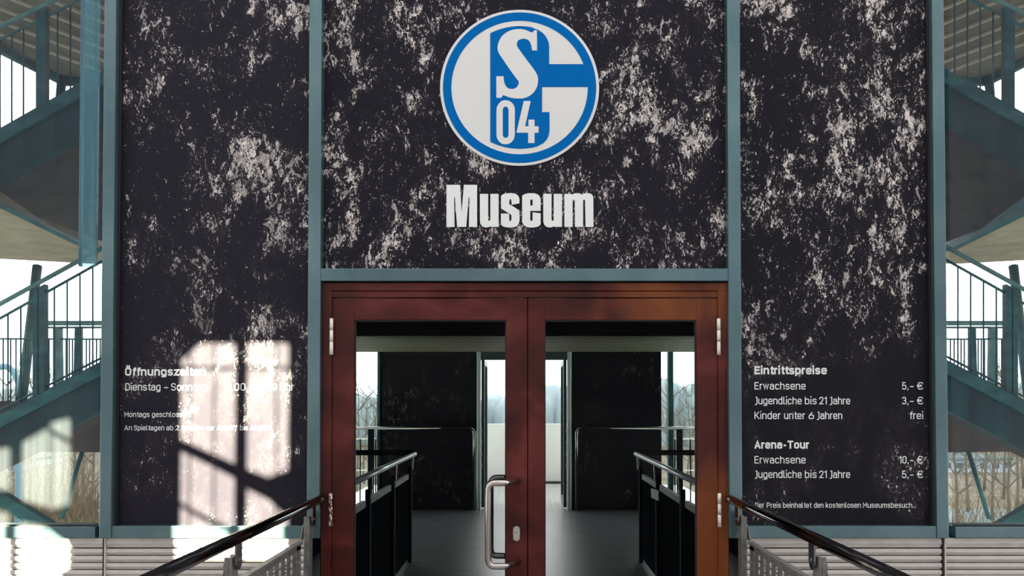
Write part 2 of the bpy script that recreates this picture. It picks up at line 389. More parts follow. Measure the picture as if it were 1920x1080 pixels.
emb = fill('emblem', [ell(*EC, 149, 146, 128)], YF-.003, M['emb_white'], pm, .003, label='round blue and white club emblem')
fill('blue_ring', [ell(*EC, 143.5, 141, 128), ell(EC[0], EC[1]-.3, 127.8, 125, 128)], YF-.0045, M['emb_blue'], emb, .0015)
cv = lambda L_, ox, oy, k: [((ox+p[0]/k, oy+p[1]/k) + tuple(p[2:])) for p in L_]
# big G shape (crop coords of 780,0 at 2.4)
ri = 136.0
def on_ring(y):
    dy = y-EC[1]; return EC[0]+ri*math.sqrt(max(0, 1-(dy/133.5)**2))
G = [(917.5, 62.5), ]
inner = ell(974.5, 164.6, 118, 114.8, 400)
def arc_between(xa, xb, top):
    pts = [p for p in inner if min(xa,xb) <= p[0] <= max(xa,xb) and ((p[1] < EC[1]) == top)]
    return sorted(pts, key=lambda p: p[0] if xb > xa else -p[0])
Gp = arc_between(917.8, 999, True)
Gp += spl([(999,53.2,T),(1010,57.5),(1020,65),(1026.5,75),(1029.5,87),(1029.7,121,T)], 5)[:-5]
Gp += [(1029.7,121), (on_ring(121),121)] + [(on_ring(y), y) for y in (130,142,153)] + [(on_ring(163.7),163.7), (1016.3,163.7),(1016.3,210.8),(1030.2,210.8)]
Gp += [(1030.3,245),(1029,254),(1025,262.5),(1018,269.5),(1008,274.5),(998,277.6)]
Gp += arc_between(997, 917.8, False)
fill('blue_initial', [Gp], YF-.0049, M['emb_blue'], emb, .0019)
# slab-serif S  (crop 900,40 scale 7.2)
Sg = spl(cv([(545,112),(620,126),(702,162,T),(735,128,T),(768,128,T),(770,400,T),(704,400,T),(688,320),(655,262),(590,240),(520,262),(496,315),(512,362),(560,430),
     (640,540),(730,660),(775,740),(783,815),(765,900),(710,980),(620,1035),(520,1048),(410,1035),(310,1000,T),(290,1038,T),(222,1038,T),(220,748,T),(318,748,T),
     (328,830),(362,895),(420,920),(480,908),(518,860),(520,815),(490,775),(420,680),(330,550),(258,440),(238,370),(252,290),(300,205),(380,145),(460,118)], 900, 40, 7.2), 5)
fill('white_initial', [Sg], YF-.006, M['emb_white'], emb, .0015)
# 04 (crop 900,170 scale 9)
o_out = spl(cv([(430,170),(500,185),(555,230),(585,300),(587,420,T),(587,700,T),(582,790),(545,860),(490,900),(430,910),(370,900),(320,860),(283,790),(278,700,T),(278,380,T),(285,290),(320,225),(370,182)], 900,170,9), 4)
o_in = spl(cv([(433,277),(465,287),(482,330,T),(482,755,T),(465,792),(433,803),(402,792),(384,755,T),(384,330,T),(402,287)], 900,170,9), 4)
fill('digit', [o_out, o_in], YF-.006, M['emb_white'], emb, .0015)
four = cv([(738,182),(855,182),(760,608),(818,608),(818,496),(920,496),(920,608),(988,608),(988,716),(920,716),(920,890),(812,890),(812,716),(615,716)], 900,170,9)
fill('digit', [four], YF-.006, M['emb_white'], emb, .0015)
# heavy condensed word (crops at 10.8)
c1 = lambda L_: cv(L_, 820, 335, 10.8); c2 = lambda L_: cv(L_, 960, 335, 10.8)
Mg = c1([(188,130),(462,130),(494,690),(538,130),(806,130),(806,978),(640,978),(652,380),(636,380),(585,978),(402,978),(356,380),(340,380),(350,978),(186,978)])
U = [(862,312,T),(1030,312,T),(1030,820,T),(1034,848),(1050,857),(1068,848),(1074,820,T),(1074,312,T),(1242,312,T),(1242,978,T),(1088,978,T),(1086,966,T),(1040,982),(985,990),(930,975),(885,935),(864,870,T)]
Us = spl(c1(U), 5); U2 = spl(c2([((p[0]-862)+632, *p[1:]) for p in U]), 5)
Sm = spl(c1([(1475,298),(1560,305),(1620,335),(1655,385),(1664,440,T),(1662,502,T),(1505,532,T),(1502,450,T),(1495,425),(1478,420),(1462,430),(1456,455,T),(1456,518,T),
      (1500,545),(1580,595),(1640,645),(1662,700),(1664,800),(1655,890),(1615,955),(1550,985),(1475,992),(1390,985),(1330,965),(1290,930,T),(1290,712,T),(1455,712,T),(1457,830,T),(1464,852),(1478,860),(1494,852),(1501,825,T),
      (1501,745,T),(1480,722),(1400,672),(1290,605,T),(1290,355,T),(1330,322),(1400,302)]), 4)
Eo = spl(c2([(393,298),(470,305),(535,335),(570,385),(580,440,T),(580,655,T),(370,655,T),(370,830,T),(378,852),(394,860),(410,852),(417,825,T),(417,685,T),(580,705,T),(580,925,T),(540,962),(480,985),(400,992),
      (320,985),(255,955),(218,900),(205,850,T),(205,352,T),(245,322),(315,302)]), 4)
Ei = spl(c2([(394,422),(410,430),(417,450,T),(417,548,T),(370,548,T),(370,450,T),(378,430)]), 4)
Mm = spl(c2([(1060,312,T),(1200,312,T),(1215,330,T),(1260,305),(1320,298),(1380,308),(1415,328,T),(1460,305),(1520,298),(1580,305),(1625,335),(1645,400,T),(1650,978,T),(1488,978,T),(1480,460,T),(1474,435),(1459,428),(1444,435),(1438,460,T),
      (1438,978,T),(1274,978,T),(1270,460,T),(1264,435),(1248,428),(1232,435),(1226,460,T),(1226,978,T),(1062,978,T)]), 4)
for lp in ([Mg],[Us],[Sm],[Eo,Ei],[U2],[Mm]):
    fill('letter', lp, YF-.004, M['letter'], pm, .004)

# --- small printed text: narrow monoline grotesque drawn as flat strokes, each word fitted to its place
W_, X_ = .46, .74
def RC(x0, y0, x1, y1, r=.2): return ('c', [(x0,y0),(x0,y1),(x1,y1),(x1,y0)], r)
def ST(pts, r=0): return ('o', pts, r)
GL = {
 'o': [RC(0,0,W_,X_,.22)], 'O': [RC(0,0,.52,1,.24)], '0': [RC(0,0,.46,1,.22)],
 'n': [ST([(0,0),(0,X_)]), ST([(0,.5),(0,X_),(W_,X_),(W_,0)],.2)],
 'u': [ST([(W_,0),(W_,X_)]), ST([(0,X_),(0,0),(W_,0),(W_,.24)],.2)],
 'h': [ST([(0,0),(0,1)]), ST([(0,.5),(0,X_),(W_,X_),(W_,0)],.2)],
 'r': [ST([(0,0),(0,X_)]), ST([(0,.48),(0,X_),(.27,X_)],.2)],
 'm': [ST([(0,0),(0,X_)]), ST([(0,.5),(0,X_),(.38,X_),(.38,0)],.18), ST([(.38,.5),(.38,X_),(.76,X_),(.76,0)],.18)],
 'e': [ST([(0,.37),(W_,.37,0),(W_,X_),(0,X_),(0,0),(W_,0),(W_,.13)],.2)],
 'a': [ST([(.03,.58),(.03,X_),(W_,X_),(W_,-.07,0)],.18), ST([(W_,.43),(0,.43),(0,0),(W_,0),(W_,.15)],.16)],
 's': [ST([(.41,.58),(.41,X_),(0,X_),(0,.38),(.41,.38),(.41,0),(0,0),(0,.16)],.17)],
 'z': [ST([(0,X_),(.38,X_),(0,0),(.38,0)])],
 't': [ST([(.13,.95),(.13,0),(.32,0)],.12), ST([(0,X_),(.32,X_)])],
 'f': [ST([(.12,0),(.12,1.02),(.34,1.02)],.16), ST([(0,X_),(.32,X_)])],
 'i': [ST([(0,0),(0,X_-.04)]), ST([(0,1.05),(0,1.12)])],
 'l': [ST([(0,1.02),(0,0),(.14,0)],.1)],
 'g': [ST([(W_,.05),(W_,0),(0,0),(0,X_),(W_,X_)],.2), ST([(W_,X_),(W_,-.25),(.02,-.25),(.02,-.16)],.18)],
 'd': [ST([(W_,.2),(W_,0),(0,0),(0,X_),(W_,X_),(W_,.54)],.2), ST([(W_,1.02),(W_,0)])],
 'b': [ST([(0,.2),(0,0),(W_,0),(W_,X_),(0,X_),(0,.54)],.2), ST([(0,1.02),(0,0)])],
 'p': [ST([(0,.2),(0,0),(W_,0),(W_,X_),(0,X_),(0,.54)],.2), ST([(0,X_),(0,-.26)])],
 'c': [ST([(.42,.56),(.42,X_),(0,X_),(0,0),(.42,0),(.42,.18)],.2)],
 'k': [ST([(0,1.02),(0,0)]), ST([(.40,X_),(.03,.26)]), ST([(.14,.40),(.42,0)])],
 'v': [ST([(0,X_),(.21,.02),(.42,X_)])],
 'w': [ST([(0,X_),(.15,.02),(.31,X_),(.47,.02),(.62,X_)])],
 'D': [('c', [(0,0,0),(0,1,0),(.52,1),(.52,0)], .25)],
 'S': [ST([(.49,.76),(.49,1),(0,1),(0,.51),(.49,.51),(.49,0),(0,0),(0,.22)],.21)],
 'U': [ST([(0,1),(0,0),(.52,0),(.52,1)],.24)],
 'J': [ST([(.06,1),(.26,1,0),(.26,-.12),(-.04,-.12)],.18)],
 'K': [ST([(0,1),(0,0)]), ST([(.50,1),(.03,.38)]), ST([(.16,.54),(.54,0)])],
 'E': [ST([(.44,1),(0,1),(0,0),(.44,0)]), ST([(0,.52),(.38,.52)])],
 'A': [ST([(0,0),(.28,1),(.56,0)]), ST([(.09,.27),(.47,.27)])],
 'T': [ST([(0,1),(.54,1)]), ST([(.27,1),(.27,0)])],
 'M': [ST([(0,0),(0,1),(.33,.34),(.66,1),(.66,0)])],
 'P': [ST([(0,0),(0,1),(.5,1),(.5,.43),(0,.43)],.0)],
 '1': [ST([(0,.84),(.19,1),(.19,0)])], '7': [ST([(0,1),(.44,1),(.14,0)])],
 '2': [ST([(0,.76),(0,1),(.45,1),(.45,.58),(0,0,0),(.46,0)],.2)],
 '3': [ST([(0,.8),(0,1),(.45,1),(.45,.53),(.18,.53)],.19), ST([(.18,.53),(.46,.53),(.46,0),(0,0),(0,.2)],.21)],
 '5': [ST([(.43,1),(.05,1,0),(.03,.5,0),(.12,.60),(.46,.60),(.46,0),(0,0),(0,.2)],.18)],
 '6': [RC(0,0,.46,.56,.21), ST([(.34,1),(0,.42),(0,.26)],.25)],
 '€': [ST([(.5,.8),(.5,1),(.1,1),(.1,0),(.5,0),(.5,.2)],.2), ST([(0,.60),(.40,.60)]), ST([(0,.42),(.37,.42)])],
 '–': [ST([(0,.38),(.48,.38)])], '-': [ST([(0,.38),(.27,.38)])],
 '.': [ST([(0,-.06),(0,.10)])], ',': [ST([(.04,.10),(-.02,-.20)])], '!': [ST([(0,1),(0,.3)]), ST([(0,-.06),(0,.10)])],
}
GL['P'] = [ST([(0,0),(0,1)]), ST([(0,1,0),(.5,1),(.5,.43),(0,.43,0)],.24)]
GL['Ö'] = GL['O']+[ST([(.14,1.20),(.14,1.36)]), ST([(.38,1.20),(.38,1.36)])]
def rounded(pts, r, closed):
    out = []; n = len(pts)
    for i, p in enumerate(pts):
        rr = p[2] if len(p) > 2 else r
        v = Vector((p[0], p[1]))
        if rr <= 0 or (not closed and i in (0, n-1)): out.append(v); continue
        a, b = Vector(pts[i-1][:2]), Vector(pts[(i+1) % n][:2])
        da, db = (a-v), (b-v); q = min(rr, da.length*.5 if (closed or 0 < i-1) else da.length, db.length*.5 if (closed or i+1 < n-1) else db.length)
        s0, s1 = v+da.normalized()*q, v+db.normalized()*q
        for k in range(7):
            t_ = k/6; c_ = v*1.0; g_ = .28   # a little fuller than a parabola
            out.append(s0*(1-t_)**3+(s0+(v-s0)*.56)*3*t_*(1-t_)**2+(s1+(v-s1)*.56)*3*t_*t_*(1-t_)+s1*t_**3)
    res = [out[0]]
    for p in out[1:]:
        if (p-res[-1]).length > 1e-4: res.append(p)
    if closed and (res[0]-res[-1]).length < 1e-4: res.pop()
    return res
def text_line(name, words, base, cap, bold, parent):
    vs, fs = [], []; depth = 0
    sw = .205 if bold else .125; gap = .30 if bold else .255
    for (wd, xa, xb) in words:
        # advance
        x = 0; places = []
        for ch in wd:
            g_ = GL[ch]; w_ = max(max(p[0] for p in st[1]) for st in g_); l_ = min(min(p[0] for p in st[1]) for st in g_)
            x -= min(l_, 0)*.6; places.append((ch, x)); last = gap*(.5 if ch in 'ft' and len(wd) > 1 else (.75 if ch == 'r' else 1)); x += w_+last
        tot = x-last
        pa, pb = P(xa, base, YF), P(xb, base, YF); cz = P(xa, base-cap, YF).z-pa.z; cz /= (1+.0)
        half = sw*cz/2; kz = (cz-2*half)/1.0; kx = (pb.x-pa.x-2*half)/max(tot, .01)
        if len(wd) == 1 and tot < .05: kx = kz
        for ch, ox in places:
            for (kind_, pts, r) in GL[ch]:
                cl = kind_ == 'c'
                # keep corner radii circular after the fit
                q = [(p[0]*kx, p[1]*kz)+tuple(v*min(kx, kz) for v in p[2:]) for p in pts]
                ln = rounded(q, r*min(kx, kz)*1.05, cl); N = len(ln); depth += 1
                yy = YF-.0010-.00002*(depth % 9); n0 = len(vs)
                for i, p in enumerate(ln):
                    a = ln[i-1] if (cl or i > 0) else None; b = ln[(i+1) % N] if (cl or i < N-1) else None
                    d1 = (p-a).normalized() if a is not None else (b-p).normalized(); d2 = (b-p).normalized() if b is not None else d1
                    nrm = Vector((-(d1+d2).y, (d1+d2).x)); nrm = nrm.normalized() if nrm.length > 1e-6 else Vector((-d1.y, d1.x))
                    m_ = 1/max(.45, nrm.dot(Vector((-d1.y, d1.x))))
                    for sgn in (-1, 1):
                        w2 = p+nrm*sgn*half*m_
                        vs.append((pa.x+half+ox*kx+w2.x, yy, pa.z+half+w2.y))
                ext = 0 if ch in 'eacsS3569€gJ' and kind_ == 'o' and r > 0 else half*.98
                for i in range(N if cl else N-1):
                    j = (i+1) % N; fs.append((n0+2*i, n0+2*j, n0+2*j+1, n0+2*i+1))
                if not cl:      # square ends
                    for (i, j) in ((0, 1), (N-1, N-2)):
                        d = (ln[i]-ln[j]).normalized()*ext
                        if ch in '.!–-,' and len(pts) == 2: d = d*.15
                        if ch in 'fter' and abs(d.x) > abs(d.y): d = d*.3
                        for s2 in (0, 1):
                            v = vs[n0+2*i+s2]; vs[n0+2*i+s2] = (v[0]+d.x, v[1], v[2]+d.y)
    me = bpy.data.meshes.new(name); me.from_pydata(vs, [], fs); me.materials.append(M['letter'])
    o = bpy.data.objects.new(name, me); COL.objects.link(o); o.parent = parent; o.matrix_parent_inverse = parent_inv(parent)
    return o
TL = [
 ([('Öffnungszeiten',234.5,386)],704.4,15.2,1,pl),
 ([('Dienstag',235,301),('–',307,316),('Sonntag',321,388),('10.00',417,460),('–',466,476),('17.00',482,519),('Uhr',525,552)],732.3,13.8,0,pl),
 ([('Montags',233.5,280.5),('geschlossen!',285,358)],781.8,9.6,0,pl),
 ([('An',233.5,247.5),('Spieltagen',251.5,308),('ab',312,325),('2',329,335.5),('Stunden',341,382),('vor',386,402),('Anpfiff',407,445),('bis',450,465),('Abpfiff.',469,511)],806.8,9.4,0,pl),
 ([('Eintrittspreise',1414.6,1550.2)],701.9,15.4,1,pr),
 ([('Erwachsene',1414.6,1510.3)],730.4,13.9,0,pr),
 ([('Jugendliche',1414.6,1503),('bis',1509,1531),('21',1536,1550),('Jahre',1555,1593.8)],758.1,13.9,0,pr),
 ([('Kinder',1414.6,1464),('unter',1470,1510),('6',1516,1526),('Jahren',1531,1579)],785.8,13.9,0,pr),
 ([('5,–',1691,1713.5),('€',1719,1730.7)],730.4,13.9,0,pr),
 ([('3,–',1691,1713.5),('€',1719,1730.7)],758.1,13.9,0,pr),
 ([('frei',1705.4,1730.7)],785.8,13.9,0,pr),
 ([('Arena-Tour',1414.6,1518)],841.2,15.0,1,pr),
 ([('Erwachsene',1414.6,1510.3)],869,13.9,0,pr),
 ([('Jugendliche',1414.6,1503),('bis',1509,1531),('21',1536,1550),('Jahre',1555,1593.8)],896.2,13.9,0,pr),
 ([('10,–',1685.9,1713.5),('€',1719,1730.7)],869,13.9,0,pr),
 ([('5,–',1691,1713.5),('€',1719,1730.7)],896.2,13.9,0,pr),
 ([('Der',1416,1433),('Preis',1437.5,1464),('beinhaltet',1468,1522),('den',1526,1544),('kostenlosen',1548,1614),('Museumsbesuch.',1618,1712.4)],952,9.8,0,pr),
]
for (wd, b_, c_, bo, pa_) in TL: text_line('text_line', wd, b_, c_, bo, pa_)

# ------------------------------------------------------------------ ribbed cladding below the glazing
def cladding(pa, pb, label):
    t = thing('ribbed_cladding', label, 'cladding', ((XX(pa,0)+XX(pb,0))/2, 0, 0))
    xa, xb = XX(pa,0), XX(pb,0)
    box('backing_board', M['slat_gap'], t, xa, xb, .03, .06, 0, zr0-.002)
    pitch = .0367; z = zr0-.004; first = True; proto = None
    while z-pitch > 0:
        h = pitch*(1.5 if first else 1)
        if first or proto is None:
            # slat profile: a flat face with a small bevelled lower lip
            prof = [(.028,z),( -.002,z),(-.006,z-h*.45),(-.002,z-h*.62),(.004,z-h*.66),(.004,z-h*.86),(.012,z-h*.9),(.028,z-h*.92)]
            o = MB().prism([(xa, y, zz) for (y, zz) in prof], (xb-xa,0,0)).build('slat', M['slat'], t)
            if not first: proto = o; zp = z
        else:
            o = proto.copy(); COL.objects.link(o); o.location.z = proto.location.z-(zp-z)
        z -= h; first = False
    return t
cladding(-180, 196, 'pale ribbed metal cladding under the left stair window')
cladding(203, 574, 'pale ribbed metal cladding under the opening hours panel')
cladding(1396, 1762, 'pale ribbed metal cladding under the price panel')
cladding(1770, 2150, 'pale ribbed metal cladding under the right stair window')
for n_, px in ((11, 199.5), (12, 1766)):
    box('trim_%d' % n_, M['frame_dark'], None, XX(px-3,0), XX(px+.5,0), -.006, .03, 0, zr0, kind='structure')
    box('trim_%d' % (n_+2), M['slat'], None, XX(px+.5,0), XX(px+3.5,0), -.01, .03, 0, zr0, kind='structure')

# ------------------------------------------------------------------ outer stair windows (dusty glass)
def window(n, sg):
    a, b = sorted((sg*2.22, sg*4.27))
    o = box('window_%d' % n, M['glass'], None, a, b, .004, .010, zr1-.01, ZTOP, kind='structure')
    box('sill_rail', M['frame'], o, a, b, -.02, .11, zr0, zr1-.004, bevel=.003)
    box('glazing_bead', M['frame_dark'], o, a, b, -.006, .004, zr1-.004, zr1+.004)
    return o
window(1, -1); window(2, 1)
# blue strip added to imitate a reflection in the left window
f = box('reflection_strip', M['refl_strip'], None, XX(150,.3), XX(181,.3), .28, .30, ZZ(500,.3), ZTOP)
tag(f, 'translucent blue strip imitating a reflection in the left stair window', 'reflection strip')
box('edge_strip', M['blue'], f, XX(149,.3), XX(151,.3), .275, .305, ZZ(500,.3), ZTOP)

# ------------------------------------------------------------------ entrance door
D = thing('door_1', kind='structure', loc=(0,0,0))
def bx(px0, px1, py0, py1, y0, y1, mb=None):
    mb = mb or MB(); return mb.box(XX(px0,y0), XX(px1,y0), y0, y1, ZZ(py1,y0), ZZ(py0,y0))
Zf = .0
fr = MB()
fr.box(XX(603,0),XX(1365,0), .0,.09, ZZ(545,0),ZZ(530,0))
fr.box(XX(603,0),XX(621.5,0), .0,.09, 0,ZZ(545,0)); fr.box(XX(1347,0),XX(1365,0), .0,.09, 0,ZZ(545,0))
fr.box(XX(621.5,.006),XX(1347,.006), .006,.09, ZZ(557.5,.006),ZZ(546,.006))
fr.build('door_frame', M['red'], D, bevel=.003)
g = MB()
g.box(XX(600,0),XX(603,0), .012,.085, 0,ZZ(530,0)); g.box(XX(1365,0),XX(1367,0), .012,.085, 0,ZZ(530,0)); g.box(XX(600,0),XX(1367,0), .012,.085, ZZ(530,0),ZZ(527,0))
g.build('shadow_joint', M['black'], D)
def leaf(xl, xr, gl, gr_, hinge_px, hm, handle):
    y0, y1 = .012, .062
    m = MB(); zt = ZZ(559.5,y0); zg = ZZ(600,y0)
    m.box(XX(xl,y0), XX(gl,y0), y0, y1, .01, zt); m.box(XX(gr_,y0), XX(xr,y0), y0, y1, .01, zt)
    m.box(XX(gl,y0), XX(gr_,y0), y0, y1, zg, zt); m.box(XX(gl,y0), XX(gr_,y0), y0, y1, .01, .16)
    L_ = m.build('door_leaf', M['red'], D, bevel=.0025)
    box('glass_pane', M['door_glass'], L_, XX(gl,y0), XX(gr_,y0), .034, .042, .16, zg)
    b = MB(); e = .006
    for (a, c) in ((XX(gl,y0), XX(gl,y0)+e), (XX(gr_,y0)-e, XX(gr_,y0))): b.box(a, c, .022, .034, .16, zg)
    b.box(XX(gl,y0), XX(gr_,y0), .022, .034, zg-e, zg)
    b.build('glazing_seal', M['frame_dark'], L_)
    for (ya, yb, hm_) in ((597,665,hm[0]), (925,988,hm[1])):
        h = MB(); x = XX(hinge_px, -.012); z1_, z0_ = ZZ(ya,-.012), ZZ(yb,-.012); H = z1_-z0_
        for (u, v) in ((0,.36),(.375,.68),(.695,1.0)): h.tube([(x,-.008,z0_+H*u),(x,-.008,z0_+H*v)], .0095, 14)
        h.build('hinge', hm_, L_, smooth=True)
    return L_
box('meeting_strip', M['black'], D, XX(985,.05), XX(994,.05), .064, .075, .0, ZZ(560,.064))
L1 = leaf(622.5, 988.5, 664, 949, 620.5, (M['hinge'], M['hinge_worn']), True)
L2 = leaf(990, 1346, 1021, 1306, 1348.5, (M['hinge'], M['hinge']), False)
# pull handle: an offset D bar
yh = -.095; xr_ = XX(968,.0); xl_ = XX(915.5,yh); zt_, zb_ = ZZ(904,yh*.6), ZZ(1059,yh*.6)
def bend(c, a, b, n=7):   # quadratic corner
    a, b, c = Vector(a), Vector(b), Vector(c)
    return [a*(1-t)**2+c*2*t*(1-t)+b*t*t for t in [i/(n-1) for i in range(n)]]
xm = XX(955,.0)
path = [(XX(972,0), .012, zt_)] + bend((xm-.01, yh, zt_), (xm+.01, -.04, zt_), (xm-.04, yh, zt_)) + bend((xl_, yh, zt_), (xl_+.035, yh, zt_), (xl_, yh, zt_-.045)) \
     + bend((xl_, yh, zb_), (xl_, yh, zb_+.045), (xl_+.035, yh, zb_)) + bend((xm-.01, yh, zb_), (xm-.04, yh, zb_), (xm+.01, -.04, zb_)) + [(XX(972,0), .012, zb_)]
MB().tube(path, .0165, 16).build('pull_handle', M['steel'], L1, smooth=True)
yi_ = .165
pin = [(XX(972,.06), .062, zt_)] + bend((xm-.01, yi_, zt_), (xm+.01, .10, zt_), (xm-.04, yi_, zt_)) + bend((xl_-.0, yi_, zt_), (xl_+.035, yi_, zt_), (xl_, yi_, zt_-.045)) \
    + bend((xl_, yi_, zb_), (xl_, yi_, zb_+.045), (xl_+.035, yi_, zb_)) + bend((xm-.01, yi_, zb_), (xm-.04, yi_, zb_), (xm+.01, .10, zb_)) + [(XX(972,.06), .062, zb_)]
MB().tube(pin, .0165, 16).build('pull_handle', M['rail_steel'], L1, smooth=True)
# lock escutcheon with key hole
lx, lz = XX(968.5,.0), ZZ(1001,.0); lw, lh = .0185, .039
pts = []
for i in range(12): a = math.pi*i/11; pts.append((lx+lw*math.cos(a), .004, lz+lh-lw+lw*math.sin(a)))
for i in range(12): a = math.pi+math.pi*i/11; pts.append((lx+lw*math.cos(a), .004, lz-lh+lw+lw*math.sin(a)))
es = MB().prism(pts, (0,.010,0)).build('lock_plate', M['steel'], L1, bevel=.0015)
lc = MB(); lc.tube([(lx,.0045,lz+.008),(lx,-.002,lz+.008)], .0095, 16); lc.box(lx-.0035,lx+.0035,-.001,.005,lz-.020,lz+.004)
lc.build('lock_cylinder', M['light_alu'], L1)
kx = MB().box(lx-.0018, lx+.0018, -.0035, -.0015, lz+.001, lz+.014); kx.build('keyhole', M['black'], L1)

# ------------------------------------------------------------------ handrails
def front_railing(sg, label):
    X = sg*1.05; XP = sg*1.085; XI = sg*1.117; ZR = 1.006
    t = thing('ramp_railing', label, 'railing', (XP, -2, 0), group='ramp railings before the doors')
    r = MB(); r.tube([(X, -4.35, ZR), (X, -.09, ZR)] + bend((X+sg*0,-.03,ZR),(X,-.07,ZR),(X,-.035,ZR-.004),3), .0225, 24)
    r.build('handrail', M['rail_steel'], t, smooth=True)
    posts = [-.115, -1.09, -2.1, -3.1, -4.1]
    for i, y in enumerate(posts):
        p = MB(); p.box(XP-.006, XP+.006, y-.03, y+.03, 0, .93); p.box(XP+sg*.006, XP+sg*.022, y+.022, y+.03, 0, .93)
        p.box(XP+sg*.006, XP+sg*.022, y-.03, y-.022, 0, .93)
        po = p.build('post', M['galv'], t, bevel=.0015)
        # U bracket between post and handrail
        yy = y; pts = [(X+sg*.012, yy-.026, ZR-.01), (X+sg*.012, yy+.026, ZR-.01), (X+sg*.012, yy+.026, .915)]
        for k in range(1, 8): a = math.pi*k/8; pts.append((X+sg*.012, yy+.026*math.cos(a), .915-.036*math.sin(a)))
        pts.append((X+sg*.012, yy-.026, .915))
        MB().prism(pts, (sg*.008,0,0)).build('bracket', M['rail_steel'], po, bevel=.0015)
        b = MB(); b.tube([(X-sg*.002+sg*.012, yy, .915), (X+sg*.002+sg*.012, yy, .915)], .009, 10); b.build('bolt', M['steel'], po)
    for i in range(4):
        ya, yb = posts[i]-.05, posts[i+1]+.05
        pn = MB(); zt2 = .812
        pn.box(XI-.014, XI+.014, yb, ya, zt2-.012, zt2); pn.box(XI-.003, XI+.003, yb, ya, zt2-.04, zt2-.012)
        pn.box(XI-.012, XI+.012, yb, ya, .10, .13)
        pn.box(XI-.003, XI+.003, ya-.065, ya, .13, zt2-.012); pn.box(XI-.003, XI+.003, yb, yb+.065, .13, zt2-.012)
        po = pn.build('infill_frame', M['galv'], t, bevel=.001)
        y = ya-.10; src = None
        while y > yb+.09:
            if src is None:
                src = MB().box(XI-.0025, XI+.0025, y-.024, y+.024, .13, zt2-.04).build('bar', M['galv'], po); y_s = y
            else:
                o = src.copy(); COL.objects.link(o); o.location.y = src.location.y+(y-y_s)
            y -= .082
        cb = MB(); z = .16
        while z < zt2-.05: cb.box(XI-.002, XI+.002, yb+.06, ya-.06, z, z+.008); z += .034
        cb.build('crossbars', M['galv'], po, kind='stuff')
        MB().prism([(XI, ya+.055, zt2), (XI, ya-.0, zt2), (XI, ya+.055, zt2+.075)], (sg*.004,0,0)).build('gusset', M['galv'], t)
        MB().prism([(XI, yb-.055, zt2), (XI, yb+.10, zt2), (XI, yb-.055, zt2+.09)], (sg*.004,0,0)).build('gusset', M['galv'], t)
        for (yb_) in (ya-.034, yb+.034):
            for zz in (zt2-.10, .25): MB().tube([(XI-sg*.003,yb_,zz),(XI-sg*.009,yb_,zz),(XI-sg*.0091,yb_,zz),(XI-sg*.012,yb_,zz)], .013, 6, .008).build('bolt', M['galv'], po)
    return t
front_railing(-1, 'galvanised ramp railing with steel handrail below the opening hours')
front_railing(1, 'galvanised ramp railing with steel handrail below the price list')

def inner_railing(sg, label):
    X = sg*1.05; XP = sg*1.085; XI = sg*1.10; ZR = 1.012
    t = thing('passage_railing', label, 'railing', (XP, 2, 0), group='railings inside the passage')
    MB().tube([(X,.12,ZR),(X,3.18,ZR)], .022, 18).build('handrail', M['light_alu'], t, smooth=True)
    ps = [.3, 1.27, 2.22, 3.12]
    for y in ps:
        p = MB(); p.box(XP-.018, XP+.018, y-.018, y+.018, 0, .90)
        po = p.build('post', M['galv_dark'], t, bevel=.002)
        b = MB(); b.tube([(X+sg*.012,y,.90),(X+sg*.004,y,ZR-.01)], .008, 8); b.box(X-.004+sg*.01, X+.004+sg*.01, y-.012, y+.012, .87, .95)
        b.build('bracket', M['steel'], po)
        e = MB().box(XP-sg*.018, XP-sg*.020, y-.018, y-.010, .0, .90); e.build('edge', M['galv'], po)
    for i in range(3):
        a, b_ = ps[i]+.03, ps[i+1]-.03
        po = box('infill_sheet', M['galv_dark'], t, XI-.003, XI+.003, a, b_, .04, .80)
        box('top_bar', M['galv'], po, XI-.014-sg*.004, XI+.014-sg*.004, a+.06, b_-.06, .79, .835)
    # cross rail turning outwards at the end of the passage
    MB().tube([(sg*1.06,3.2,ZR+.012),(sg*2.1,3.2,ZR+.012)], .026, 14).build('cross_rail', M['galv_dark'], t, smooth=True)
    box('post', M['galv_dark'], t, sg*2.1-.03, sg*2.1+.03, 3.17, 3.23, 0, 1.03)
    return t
rl = inner_railing(-1, 'dark sheet-filled railing behind the left door leaf')
rr = inner_railing(1, 'dark sheet-filled railing with white tag behind the right door leaf')
ys = 1.95
tg = MB().prism([P(1220.5,915.5,2.2)+Vector((0,0,0)), P(1234,920,2.05), P(1234,939,2.05), P(1221,933,2.2)], (.004,0,0)).build('paper_tag', M['tagwhite'])
tag(tg, 'small white rectangular tag on the right passage railing', 'tag')

# ------------------------------------------------------------------ passage interior
for n_, sg in (('left', -1), ('right', 1)):
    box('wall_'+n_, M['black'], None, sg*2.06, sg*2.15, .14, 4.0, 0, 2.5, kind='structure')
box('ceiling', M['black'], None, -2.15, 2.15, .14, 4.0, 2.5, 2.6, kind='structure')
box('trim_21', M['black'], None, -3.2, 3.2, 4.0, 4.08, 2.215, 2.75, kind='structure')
sof = thing('soffit', kind='structure', loc=(0,5.3,2.21))
src = None
for k in range(13):
    y0 = 4.08+k*.19
    if src is None:
        src = box('plank', M['soffit_plank'], sof, -3.2, 3.2, y0+.004, y0+.186, 2.212, 2.23, bevel=.002)
    else:
        o = src.copy(); COL.objects.link(o); o.location.y = src.location.y+k*.19; o.location.z += random.uniform(-.0015,.0015)
box('backing_board', M['black'], sof, -3.2, 3.2, 4.08, 6.56, 2.231, 2.25)
